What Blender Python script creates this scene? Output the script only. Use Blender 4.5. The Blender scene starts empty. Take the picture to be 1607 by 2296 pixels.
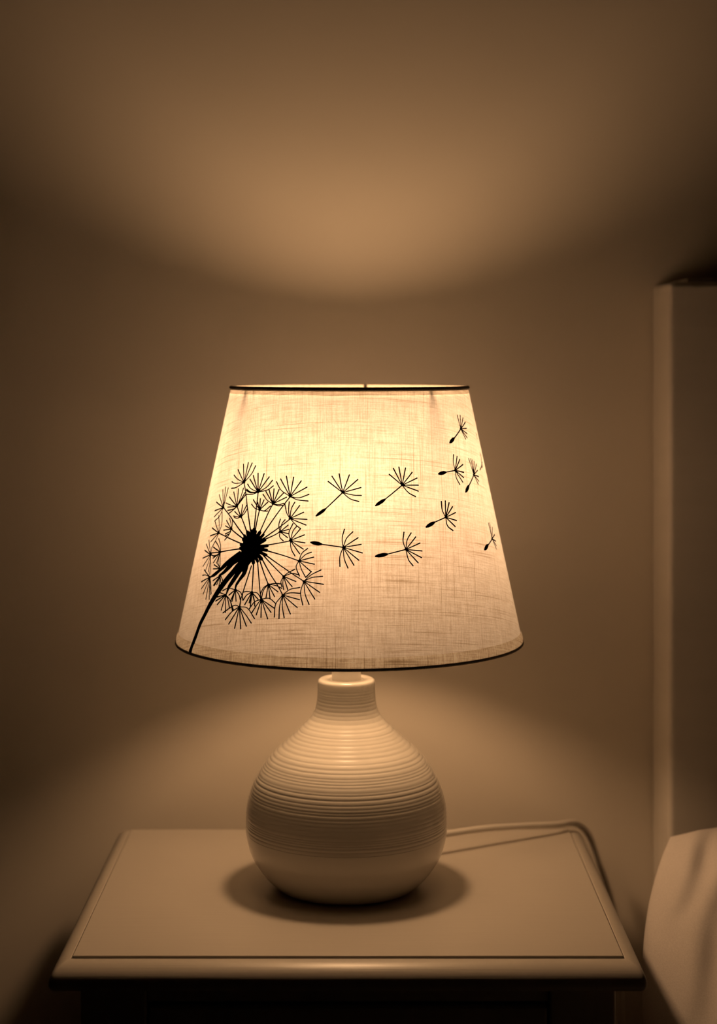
import bpy, bmesh, math, random
from mathutils import Vector, noise
random.seed(7)
S = bpy.context.scene
COL = S.collection
PI = math.pi
EYE = 0.946            # camera height above the floor; the camera looks along +Y
WALL_Y = 1.489
LAMP = (-0.0088, 1.284)
SHADE = (-0.0065, 1.284)
TABLE_Z = 0.55

# ------------------------------------------------------------------ helpers
def mat(name, color, rough=0.5, **kw):
    m = bpy.data.materials.new(name); m.use_nodes = True
    b = m.node_tree.nodes['Principled BSDF']
    b.inputs['Base Color'].default_value = (*color, 1)
    b.inputs['Roughness'].default_value = rough
    for k, v in kw.items():
        b.inputs[k].default_value = v
    return m

def add_noise(m, scale=(20, 20, 20), amount=0.12, bump=0.1, dist=0.001, detail=4, coord='Object', color=True):
    nt = m.node_tree; N = nt.nodes; L = nt.links
    b = N['Principled BSDF']
    tc = N.new('ShaderNodeTexCoord'); mp = N.new('ShaderNodeMapping'); ns = N.new('ShaderNodeTexNoise')
    mp.inputs['Scale'].default_value = scale
    ns.inputs['Scale'].default_value = 1.0; ns.inputs['Detail'].default_value = detail
    L.new(tc.outputs[coord], mp.inputs['Vector']); L.new(mp.outputs['Vector'], ns.inputs['Vector'])
    if color:
        base = b.inputs['Base Color'].default_value[:]
        rp = N.new('ShaderNodeValToRGB')
        rp.color_ramp.elements[0].position = 0.3; rp.color_ramp.elements[1].position = 0.7
        rp.color_ramp.elements[0].color = tuple(c * (1 - amount) for c in base[:3]) + (1,)
        rp.color_ramp.elements[1].color = tuple(min(1, c * (1 + amount)) for c in base[:3]) + (1,)
        L.new(ns.outputs['Fac'], rp.inputs['Fac']); L.new(rp.outputs['Color'], b.inputs['Base Color'])
    if bump:
        bp = N.new('ShaderNodeBump'); bp.inputs['Strength'].default_value = bump; bp.inputs['Distance'].default_value = dist
        L.new(ns.outputs['Fac'], bp.inputs['Height']); L.new(bp.outputs['Normal'], b.inputs['Normal'])
    return m

def obj(name, bm, m, parent=None, smooth=True, bevel=0, seg=3):
    me = bpy.data.meshes.new(name)
    bmesh.ops.recalc_face_normals(bm, faces=bm.faces)
    bm.to_mesh(me); bm.free()
    if smooth:
        for p in me.polygons: p.use_smooth = True
    o = bpy.data.objects.new(name, me); COL.objects.link(o)
    if m: me.materials.append(m)
    if parent: o.parent = parent
    if bevel:
        b = o.modifiers.new('bevel', 'BEVEL'); b.width = bevel; b.segments = seg; b.limit_method = 'ANGLE'
        b.angle_limit = math.radians(40); b.harden_normals = True
    return o

def empty(name, loc, label, cat, rz=0):
    o = bpy.data.objects.new(name, None); COL.objects.link(o)
    o.location = loc; o.rotation_euler.z = rz
    o.empty_display_size = 0.1
    o['label'] = label; o['category'] = cat
    return o

def struct(name, bm, m, smooth=False, **kw):
    o = obj(name, bm, m, smooth=smooth, **kw); o['kind'] = 'structure'
    return o

def box(bm, x0, x1, y0, y1, z0, z1):
    v = [bm.verts.new((x, y, z)) for x in (x0, x1) for y in (y0, y1) for z in (z0, z1)]
    for f in ((0,1,3,2), (4,6,7,5), (0,4,5,1), (2,3,7,6), (0,2,6,4), (1,5,7,3)):
        bm.faces.new([v[i] for i in f])
    return v

def lathe(bm, prof, n=128, close=False, cx=0, cy=0):
    rings = []
    for r, z in prof:
        if r < 1e-6:
            rings.append([bm.verts.new((cx, cy, z))])
        else:
            rings.append([bm.verts.new((cx + r * math.sin(2*PI*i/n), cy - r * math.cos(2*PI*i/n), z)) for i in range(n)])
    pairs = list(zip(rings[:-1], rings[1:]))
    if close: pairs.append((rings[-1], rings[0]))
    for a, b in pairs:
        for i in range(n):
            j = (i + 1) % n
            if len(a) == 1 and len(b) == 1: continue
            if len(a) == 1: bm.faces.new((a[0], b[i], b[j]))
            elif len(b) == 1: bm.faces.new((a[i], a[j], b[0]))
            else: bm.faces.new((a[i], a[j], b[j], b[i]))

def catmull(pts, n):
    if len(pts) < 3:
        return [tuple(a + (b - a) * i / n for a, b in zip(pts[0], pts[1])) for i in range(n + 1)]
    P = [tuple(2*a - b for a, b in zip(pts[0], pts[1]))] + list(pts) + [tuple(2*a - b for a, b in zip(pts[-1], pts[-2]))]
    out = []
    for k in range(1, len(P) - 2):
        for i in range(n):
            t = i / n
            out.append(tuple(0.5 * (2*p1 + (p2 - p0)*t + (2*p0 - 5*p1 + 4*p2 - p3)*t*t + (3*p1 - p0 - 3*p2 + p3)*t*t*t)
                             for p0, p1, p2, p3 in zip(P[k-1], P[k], P[k+1], P[k+2])))
    out.append(tuple(pts[-1]))
    return out

def tube(bm, pts, rad, n=10, cap=True):
    pts = [Vector(p) for p in pts]
    rings = []; up = Vector((0, 0, 1))
    t0 = (pts[1] - pts[0]).normalized()
    u = t0.cross(up)
    if u.length < 1e-3: u = t0.cross(Vector((1, 0, 0)))
    u.normalize()
    for i, p in enumerate(pts):
        t = (pts[min(i+1, len(pts)-1)] - pts[max(i-1, 0)]).normalized()
        u = (u - t * u.dot(t)).normalized(); w = t.cross(u)
        r = rad[i] if isinstance(rad, (list, tuple)) else rad
        rings.append([bm.verts.new(p + (u * math.cos(2*PI*k/n) + w * math.sin(2*PI*k/n)) * r) for k in range(n)])
    for a, b in zip(rings[:-1], rings[1:]):
        for k in range(n):
            bm.faces.new((a[k], a[(k+1) % n], b[(k+1) % n], b[k]))
    if cap:
        bm.faces.new(rings[0][::-1]); bm.faces.new(rings[-1])

# ------------------------------------------------------------------ materials
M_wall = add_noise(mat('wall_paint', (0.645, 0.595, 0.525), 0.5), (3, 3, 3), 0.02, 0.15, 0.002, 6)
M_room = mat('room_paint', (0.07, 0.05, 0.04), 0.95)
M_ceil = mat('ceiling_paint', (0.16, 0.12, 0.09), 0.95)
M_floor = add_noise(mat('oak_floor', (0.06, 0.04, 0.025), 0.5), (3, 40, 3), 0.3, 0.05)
M_base = mat('trim_paint', (0.6, 0.58, 0.54), 0.5)
M_table = add_noise(mat('satin_cream_paint', (0.51, 0.47, 0.42), 0.36), (18, 700, 700), 0.02, 0.22, 0.0004, 3)
M_head = add_noise(mat('headboard_paint', (0.66, 0.62, 0.57), 0.6), (8, 8, 60), 0.03, 0.05)
M_linen = add_noise(mat('pillow_cotton', (0.60, 0.555, 0.53), 0.95), (900, 900, 900), 0.06, 0.25, 0.0005, 2)
M_sheet = add_noise(mat('sheet_cotton', (0.62, 0.58, 0.53), 0.95), (600, 600, 600), 0.05, 0.2, 0.0005, 2)
M_ceramic = mat('glazed_ceramic', (0.70, 0.66, 0.60), 0.30)
M_ceramic.node_tree.nodes['Principled BSDF'].inputs['Coat Weight'].default_value = 0.8
M_ceramic.node_tree.nodes['Principled BSDF'].inputs['Coat Roughness'].default_value = 0.07
M_plastic = mat('white_plastic', (0.72, 0.70, 0.66), 0.4)
M_cord = mat('cord_plastic', (0.66, 0.62, 0.56), 0.35)
M_wire = mat('painted_wire', (0.25, 0.22, 0.18), 0.5)
M_ink = mat('black_print', (0.006, 0.004, 0.003), 0.9)
M_ink.node_tree.nodes['Principled BSDF'].inputs['Specular IOR Level'].default_value = 0.1
M_knob = mat('knob_metal', (0.35, 0.33, 0.30), 0.35, Metallic=1.0)
M_rim = add_noise(mat('rim_tape', (0.42, 0.38, 0.32), 0.9), (1500, 1500, 1500), 0.3, 0.3, 0.0004, 2)

def fabric(name, trans, diff, weave=True):
    m = bpy.data.materials.new(name); m.use_nodes = True
    nt = m.node_tree; N = nt.nodes; L = nt.links; N.clear()
    out = N.new('ShaderNodeOutputMaterial')
    tr = N.new('ShaderNodeBsdfTranslucent'); df = N.new('ShaderNodeBsdfDiffuse'); ad = N.new('ShaderNodeAddShader')
    df.inputs['Color'].default_value = (*diff, 1)
    rf = N.new('ShaderNodeBsdfRefraction'); rf.inputs['IOR'].default_value = 1.35; rf.inputs['Roughness'].default_value = 0.92
    ms = N.new('ShaderNodeMixShader'); ms.inputs[0].default_value = 0.010
    L.new(tr.outputs[0], ms.inputs[1]); L.new(rf.outputs[0], ms.inputs[2])
    L.new(ms.outputs[0], ad.inputs[0]); L.new(df.outputs[0], ad.inputs[1]); L.new(ad.outputs[0], out.inputs[0])
    uv = N.new('ShaderNodeUVMap'); uv.uv_map = 'cloth'
    def threads(sx, sy, det, lo, hi, a, b, rough=0.6):
        mp = N.new('ShaderNodeMapping'); mp.inputs['Scale'].default_value = (sx, sy, 1)
        ns = N.new('ShaderNodeTexNoise'); ns.noise_dimensions = '2D'
        ns.inputs['Scale'].default_value = 1; ns.inputs['Detail'].default_value = det; ns.inputs['Roughness'].default_value = rough
        mr = N.new('ShaderNodeMapRange'); mr.clamp = True
        mr.inputs['From Min'].default_value = lo; mr.inputs['From Max'].default_value = hi
        mr.inputs['To Min'].default_value = a; mr.inputs['To Max'].default_value = b
        L.new(uv.outputs[0], mp.inputs['Vector']); L.new(mp.outputs[0], ns.inputs['Vector']); L.new(ns.outputs['Fac'], mr.inputs['Value'])
        return mr.outputs[0]
    parts = [threads(60, 1100, 1, 0.3, 0.7, 0.83, 1.11), threads(1100, 60, 1, 0.3, 0.7, 0.83, 1.11),
             threads(14, 1100, 0, 0.17, 0.27, 0.55, 1.0), threads(1000, 14, 0, 0.17, 0.27, 0.6, 1.0),
             threads(20, 300, 2, 0.3, 0.7, 0.975, 1.02), threads(300, 18, 2, 0.3, 0.7, 0.97, 1.03),
             threads(700, 700, 2, 0.3, 0.7, 0.9, 1.1)]
    cur = parts[0]
    for p in parts[1:]:
        mu = N.new('ShaderNodeMath'); mu.operation = 'MULTIPLY'
        L.new(cur, mu.inputs[0]); L.new(p, mu.inputs[1]); cur = mu.outputs[0]
    # thick threads also tint the light passing through them
    mix = N.new('ShaderNodeMix'); mix.data_type = 'RGBA'; mix.clamp_result = False
    mr = N.new('ShaderNodeMapRange'); mr.inputs['From Min'].default_value = 0.35; mr.inputs['From Max'].default_value = 1.15; mr.clamp = True
    L.new(cur, mr.inputs['Value']); L.new(mr.outputs[0], mix.inputs['Factor'])
    mix.inputs['A'].default_value = (trans[0]*0.50, trans[1]*0.42, trans[2]*0.32, 1)
    mix.inputs['B'].default_value = (trans[0]*1.1, trans[1]*1.1, trans[2]*1.1, 1)
    L.new(mix.outputs['Result'], tr.inputs['Color']); L.new(mix.outputs['Result'], rf.inputs['Color'])
    return m

M_fabric = fabric('linen_shade', (0.217, 0.217, 0.226), (0.21, 0.205, 0.19))
M_hem = fabric('linen_hem', (0.90, 0.875, 0.80), (0.08, 0.075, 0.065))

M_bulb = bpy.data.materials.new('warm_bulb'); M_bulb.use_nodes = True
_n = M_bulb.node_tree.nodes; _n.clear()
_e = _n.new('ShaderNodeEmission'); _o = _n.new('ShaderNodeOutputMaterial')
_e.inputs['Color'].default_value = (1.0, 0.575, 0.28, 1); _e.inputs['Strength'].default_value = 117.0
M_bulb.node_tree.links.new(_e.outputs[0], _o.inputs[0])

# ------------------------------------------------------------------ room shell
bm = bmesh.new(); box(bm, -2.4, 2.6, WALL_Y, WALL_Y + 0.1, 0, 2.5); struct('wall_back', bm, M_wall)
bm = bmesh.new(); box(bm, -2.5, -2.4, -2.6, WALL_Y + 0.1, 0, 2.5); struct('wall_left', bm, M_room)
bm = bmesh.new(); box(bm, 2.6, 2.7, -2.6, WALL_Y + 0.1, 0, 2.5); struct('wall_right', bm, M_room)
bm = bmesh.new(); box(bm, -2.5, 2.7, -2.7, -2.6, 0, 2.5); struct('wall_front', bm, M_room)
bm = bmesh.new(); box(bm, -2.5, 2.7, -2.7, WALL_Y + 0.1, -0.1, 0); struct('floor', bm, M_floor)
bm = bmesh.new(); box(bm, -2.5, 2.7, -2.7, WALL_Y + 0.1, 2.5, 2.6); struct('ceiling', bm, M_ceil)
bm = bmesh.new(); box(bm, -2.4, 2.6, WALL_Y - 0.014, WALL_Y, 0, 0.11); struct('baseboard_back', bm, M_base, bevel=0.004)

# ------------------------------------------------------------------ nightstand
TX, HW = -0.0068, 0.190
TF, TB = 1.118, 1.441
night = empty('nightstand', (TX, 1.28, 0), 'cream painted wooden nightstand with rounded top edge carrying the lit lamp', 'nightstand')
def loc(x, y, z): return (x - TX, y - 1.28, z)
def lbox(bm, x0, x1, y0, y1, z0, z1): return box(bm, x0 - TX, x1 - TX, y0 - 1.28, y1 - 1.28, z0, z1)

def frame_top():
    # moulded surround of the top: rounded nose outside, groove step inside
    bm = bmesh.new()
    ow, nose = HW, 0.0112
    zt, zb = TABLE_Z - 0.0016, TABLE_Z - 0.0175
    prof = []
    prof.append((nose + 0.0008, zt - 0.006)); prof.append((nose + 0.0008, zt)); prof.append((nose, zt))
    for k in range(1, 13):
        a = k / 12 * PI / 2
        prof.append((nose * (1 - math.sin(a)), zt - 0.0115 * (1 - math.cos(a))))
    prof.append((0.0, zb + 0.003)); prof.append((0.0012, zb + 0.0006)); prof.append((0.003, zb)); prof.append((0.03, zb)); prof.append((0.03, zt - 0.006))
    rings = []
    for d, z in prof:
        x0, x1, y0, y1 = TX - ow + d, TX + ow - d, TF + d * (1.45 if d < 0.02 else 1), TB - d
        c = max(0.0005, 0.0035 - d * 0.3)
        pts = []
        for (cxx, cyy, a0) in ((x1 - c, y0 + c, -PI/2), (x1 - c, y1 - c, 0), (x0 + c, y1 - c, PI/2), (x0 + c, y0 + c, PI)):
            for k in range(5):
                a = a0 + k / 4 * PI / 2
                pts.append((cxx + c * math.cos(a) - TX, cyy + c * math.sin(a) - 1.28, z))
        rings.append([bm.verts.new(p) for p in pts])
    n = len(rings[0])
    for a, b in zip(rings, rings[1:] + rings[:1]):
        for i in range(n):
            bm.faces.new((a[i], a[(i+1) % n], b[(i+1) % n], b[i]))
    return bm
obj('top_moulding', frame_top(), M_table, night)
bm = bmesh.new()
lbox(bm, TX - HW + 0.0131, TX + HW - 0.0131, TF + 0.0175, TB - 0.0123, TABLE_Z - 0.007, TABLE_Z)
obj('top_panel', bm, M_table, night, bevel=0.0004, seg=2)
bz1, bz0 = TABLE_Z - 0.0175, 0.0
bx0, bx1, by0, by1 = -0.179, 0.1655, 1.136, 1.425
def part(name, dims, m=M_table, bevel=0.0015):
    bm = bmesh.new(); lbox(bm, *dims)
    return obj(name, bm, m, night, bevel=bevel)
part('side_panel', (bx0, bx0 + 0.018, by0 + 0.04, by1, 0.06, bz1))
part('side_panel', (bx1 - 0.018, bx1, by0 + 0.04, by1, 0.06, bz1))
part('back_panel', (bx0 + 0.018, bx1 - 0.018, by1 - 0.012, by1 - 0.002, 0.06, bz1))
for x in (bx0, bx1 - 0.0425):
    for y in (by0, by1 - 0.04):
        part('leg', (x, x + 0.0425, y - (0.0 if y == by0 else -0.001), y + 0.04, 0, bz1 - 0.0002), bevel=0.002)
part('front_rail', (bx0 + 0.0425, bx1 - 0.0425, by0 + 0.004, by0 + 0.024, bz1 - 0.014, bz1 - 0.0002))
part('front_rail', (bx0 + 0.0425, bx1 - 0.0425, by0 + 0.004, by0 + 0.024, 0.06, 0.085))
part('bottom_shelf', (bx0 + 0.018, bx1 - 0.018, by0 + 0.024, by1 - 0.012, 0.068, 0.084))
for z0, z1 in ((bz1 - 0.150, bz1 - 0.016), (0.088, bz1 - 0.154)):
    dr = part('drawer', (bx0 + 0.0440, bx1 - 0.0440, by0 + 0.001, by0 + 0.020, z0, z1), bevel=0.002)
    bm = bmesh.new()
    prof = [(0.0, 0.022), (0.008, 0.021), (0.0125, 0.016), (0.012, 0.011), (0.006, 0.007), (0.005, 0.0), (0.0, 0.0)]
    lathe(bm, prof, 32)
    kx, kz = (bx0 + bx1) / 2 - TX, (z0 + z1) / 2
    for v in bm.verts:
        x, y, z = v.co; v.co = (x + kx, by0 + 0.001 - z - 1.28, kz + y)
    obj('knob', bm, M_knob, dr)

# ------------------------------------------------------------------ lamp
lamp = empty('table_lamp', (LAMP[0], LAMP[1], TABLE_Z + 0.0003), 'lit table lamp with ribbed white ceramic base and dandelion shade', 'lamp')
def Z(zc): return EYE + zc - TABLE_Z            # height below the eye -> height above the table top
key = [(0.0475, -0.3960), (0.0490, -0.3958), (0.0520, -0.3940), (0.0580, -0.3885), (0.0640, -0.3810), (0.0688, -0.3725), (0.0716, -0.3640),
       (0.0729, -0.3560), (0.0731, -0.3480), (0.0724, -0.3380), (0.0700, -0.3280), (0.0660, -0.3180), (0.0605, -0.3090),
       (0.0535, -0.3005), (0.0465, -0.2940), (0.0398, -0.2880), (0.0330, -0.2815), (0.0262, -0.2745), (0.0230, -0.2685),
       (0.0216, -0.2620), (0.0211, -0.2550), (0.0210, -0.2500), (0.0206, -0.2478), (0.0194, -0.2466), (0.0180, -0.2464)]
ctr = catmull(key, 34)
rng = random.Random(3)
SEAM = -0.3555
grooves = []
z = -0.2535
while z > SEAM + 0.0015:
    grooves.append((z, rng.uniform(0.3, 0.8) * (0.00016 + 0.00016 * min(1, max(0, (-0.262 - z) / 0.04))), rng.uniform(0.0005, 0.0008)))
    z -= rng.uniform(0.0016, 0.0031)
prof = [(0.0, Z(-0.3940)), (0.044, Z(-0.3940)), (0.0455, Z(-0.3958))]
for r, zz in ctr:
    d = 0
    for gz, ga, gw in grooves:
        if abs(zz - gz) < 0.003: d += ga * math.exp(-((zz - gz) / gw) ** 2)
    if zz > SEAM: 
        d += 0.00010
    prof.append((r - d, Z(zz)))
prof += [(0.0130, Z(-0.2464)), (0.0122, Z(-0.2470)), (0.0120, Z(-0.2500)), (0.0, Z(-0.2500))]
bm = bmesh.new(); lathe(bm, prof, 160)
base = obj('base', bm, M_ceramic, lamp); base['label'] = 'round white ceramic base with fine horizontal ribs'

bm = bmesh.new()
lathe(bm, [(0, Z(-0.2498)), (0.0106, Z(-0.2498)), (0.0106, Z(-0.2330)), (0.0098, Z(-0.2315)), (0.0098, Z(-0.1650)), (0.0108, Z(-0.1640)), (0.0108, Z(-0.1600)), (0.0102, Z(-0.1590)), (0.0102, Z(-0.1420)), (0.0, Z(-0.1420))], 64)
obj('bulb_holder', bm, M_plastic, lamp)

BC, BR = -0.106, 0.024
bprof = [(0.0, BC + BR)]
for k in range(1, 17):
    a = k / 20 * PI
    bprof.append((BR * math.sin(a), BC + BR * math.cos(a)))
bprof += [(0.0105, BC - 0.0300), (0.0100, -0.1415), (0.0, -0.1415)]
bm = bmesh.new(); lathe(bm, [(r, Z(zz)) for r, zz in bprof], 32)
obj('bulb', bm, M_bulb, lamp)

# shade (local origin at the centre of the top ring)
sx, sy = SHADE[0] - LAMP[0], SHADE[1] - LAMP[1]
ZT, ZB, RT, RB = -0.035, -0.218, 0.0859, 0.1250
SLOPE = (RB - RT) / (ZT - ZB)
def rad_at(zz): return RT + (ZT - zz) * SLOPE
SINA = SLOPE / math.sqrt(1 + SLOPE ** 2)
def cone_pt(th, zz, off=0.0):
    r = rad_at(zz) + off
    return (sx + r * math.sin(th), sy - r * math.cos(th), Z(zz))
def shade_sheet(z0, z1, off0, off1=None, n=192, nz=24, bulge=0.0):
    bm = bmesh.new(); uvl = bm.loops.layers.uv.new('cloth')
    rows = []
    for j in range(nz + 1):
        t = j / nz; zz = z0 + (z1 - z0) * t
        off = off0 + bulge * math.sin(PI * t)
        rows.append([bm.verts.new(cone_pt(2*PI*i/n - PI, zz, off)) for i in range(n)])
    def uv(i, j):
        th = 2*PI*i/n - PI; zz = z0 + (z1 - z0) * j / nz
        rho = rad_at(zz) / SINA; ph = th * SINA
        return (rho * math.sin(ph) + 1, rho * math.cos(ph) + 1)
    for j in range(nz):
        for i in range(n):
            f = bm.faces.new((rows[j][i], rows[j][(i+1) % n], rows[j+1][(i+1) % n], rows[j+1][i]))
            for lp, (ii, jj) in zip(f.loops, ((i, j), (i+1, j), (i+1, j+1), (i, j+1))):
                lp[uvl].uv = uv(ii, jj)
    return bm
shade = obj('lamp_shade', shade_sheet(ZT, ZB, 0.0), M_fabric, lamp)
shade['label'] = 'tapered cream linen shade printed with a dandelion'
obj('hem', shade_sheet(ZT - 0.0004, ZT - 0.0048, -0.0012, nz=3), M_hem, shade)
obj('hem', shade_sheet(ZB + 0.0075, ZB + 0.0002, 0.0003, nz=8, bulge=0.0006), M_hem, shade)
def ring(name, zz, rr, rad_off=0.0, squash=1.0):
    bm = bmesh.new(); R = rad_at(zz) + rad_off
    lathe(bm, [(R + rr * math.cos(a), Z(zz) + squash * rr * math.sin(a)) for a in [2*PI*k/12 for k in range(12)]], 160, close=True, cx=sx, cy=sy)
    return obj(name, bm, M_rim, shade)
ring('rim', ZT + 0.0001, 0.00125, 0.0, 1.15)
ring('rim', ZB - 0.0001, 0.0010, 0.0, 1.1)

# wire carrier: ring at the bulb holder and three spokes up to the top rim
bm = bmesh.new()
lathe(bm, [(0.0118 + 0.0010 * math.cos(a), Z(-0.1618) + 0.0011 * math.sin(a)) for a in [2*PI*k/10 for k in range(10)]], 48, close=True)
for deg in (-57, 41, 172):
    th = math.radians(deg)
    d = Vector((math.sin(th), -math.cos(th), 0))
    a = Vector((0, 0, Z(-0.1618))) + d * 0.0118
    b1 = Vector((sx, sy, Z(-0.050))) + d * (rad_at(-0.050) - 0.0125)
    b2 = Vector((sx, sy, Z(-0.0362))) + d * (rad_at(-0.0362) - 0.0022)
    tube(bm, [a, a.lerp(b1, 0.5) + d * 0.004, b1, b1.lerp(b2, 0.6) + d * 0.001, b2], 0.0013, 8)
obj('wire_carrier', bm, M_wire, lamp)

# black printed dandelion and drifting seeds, laid on the cloth cone
def ribbon(bm, stroke):
    pts = [(math.radians(t), ZT + dz / 1000, w / 1000) for t, dz, w in stroke]
    pts = catmull(pts, 6 if len(pts) > 2 else 5)
    sec = math.sqrt(1 + SLOPE ** 2)
    P = []
    for th, zz, w in pts:
        P.append((th, zz, w / 2))
    def step(th, zz, da, ds):     # move on the surface by arc da and slant ds
        z2 = zz + ds / sec
        return (th + da / rad_at(zz), z2)
    L, R = [], []
    dirs = []
    for i in range(len(P)):
        a, b = P[max(0, i-1)], P[min(len(P)-1, i+1)]
        r = rad_at(P[i][1])
        dx, dy = (b[0] - a[0]) * r, (b[1] - a[1]) * sec
        l = math.hypot(dx, dy) or 1e-9
        dirs.append((dx / l, dy / l))
    outl = []
    def V(th, zz): 
        zz = max(zz, ZB)
        t = (ZB + 0.0075 - zz) / 0.0073
        return bm.verts.new(cone_pt(th, zz, 0.00028 + (0.0003 + 0.0006 * math.sin(PI * min(1, t)) if t > 0 else 0)))
    row = []
    def cap(i, sign):
        th, zz, w = P[i]; dx, dy = dirs[i]
        rows = []
        for k in (2, 1) if sign < 0 else (1, 2):
            a = k * PI / 6 * 1.0
            c, s_ = math.cos(a) * w, math.sin(a) * w
            q = step(th, zz, sign * dx * s_, sign * dy * s_)
            rows.append((q[0], q[1], c, dx, dy))
        return rows
    seq = cap(0, -1) + [(p[0], p[1], p[2], d[0], d[1]) for p, d in zip(P, dirs)] + cap(len(P) - 1, 1)
    prev = None
    for th, zz, w, dx, dy in seq:
        q = step(th, zz, -dy * w, dx * w); q2 = step(th, zz, dy * w, -dx * w)
        cur = (V(*q), V(*q2))
        if w > 0.0016:
            m_ = V(th, zz); cur = (cur[0], m_, cur[1])
        if prev:
            if len(prev) == len(cur):
                for k in range(len(cur) - 1):
                    bm.faces.new((prev[k], prev[k+1], cur[k+1], cur[k]))
            elif len(prev) == 3:
                bm.faces.new((prev[0], prev[1], prev[2], cur[1], cur[0]))
            else:
                bm.faces.new((prev[0], prev[1], cur[2], cur[1], cur[0]))
        prev = cur
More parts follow.
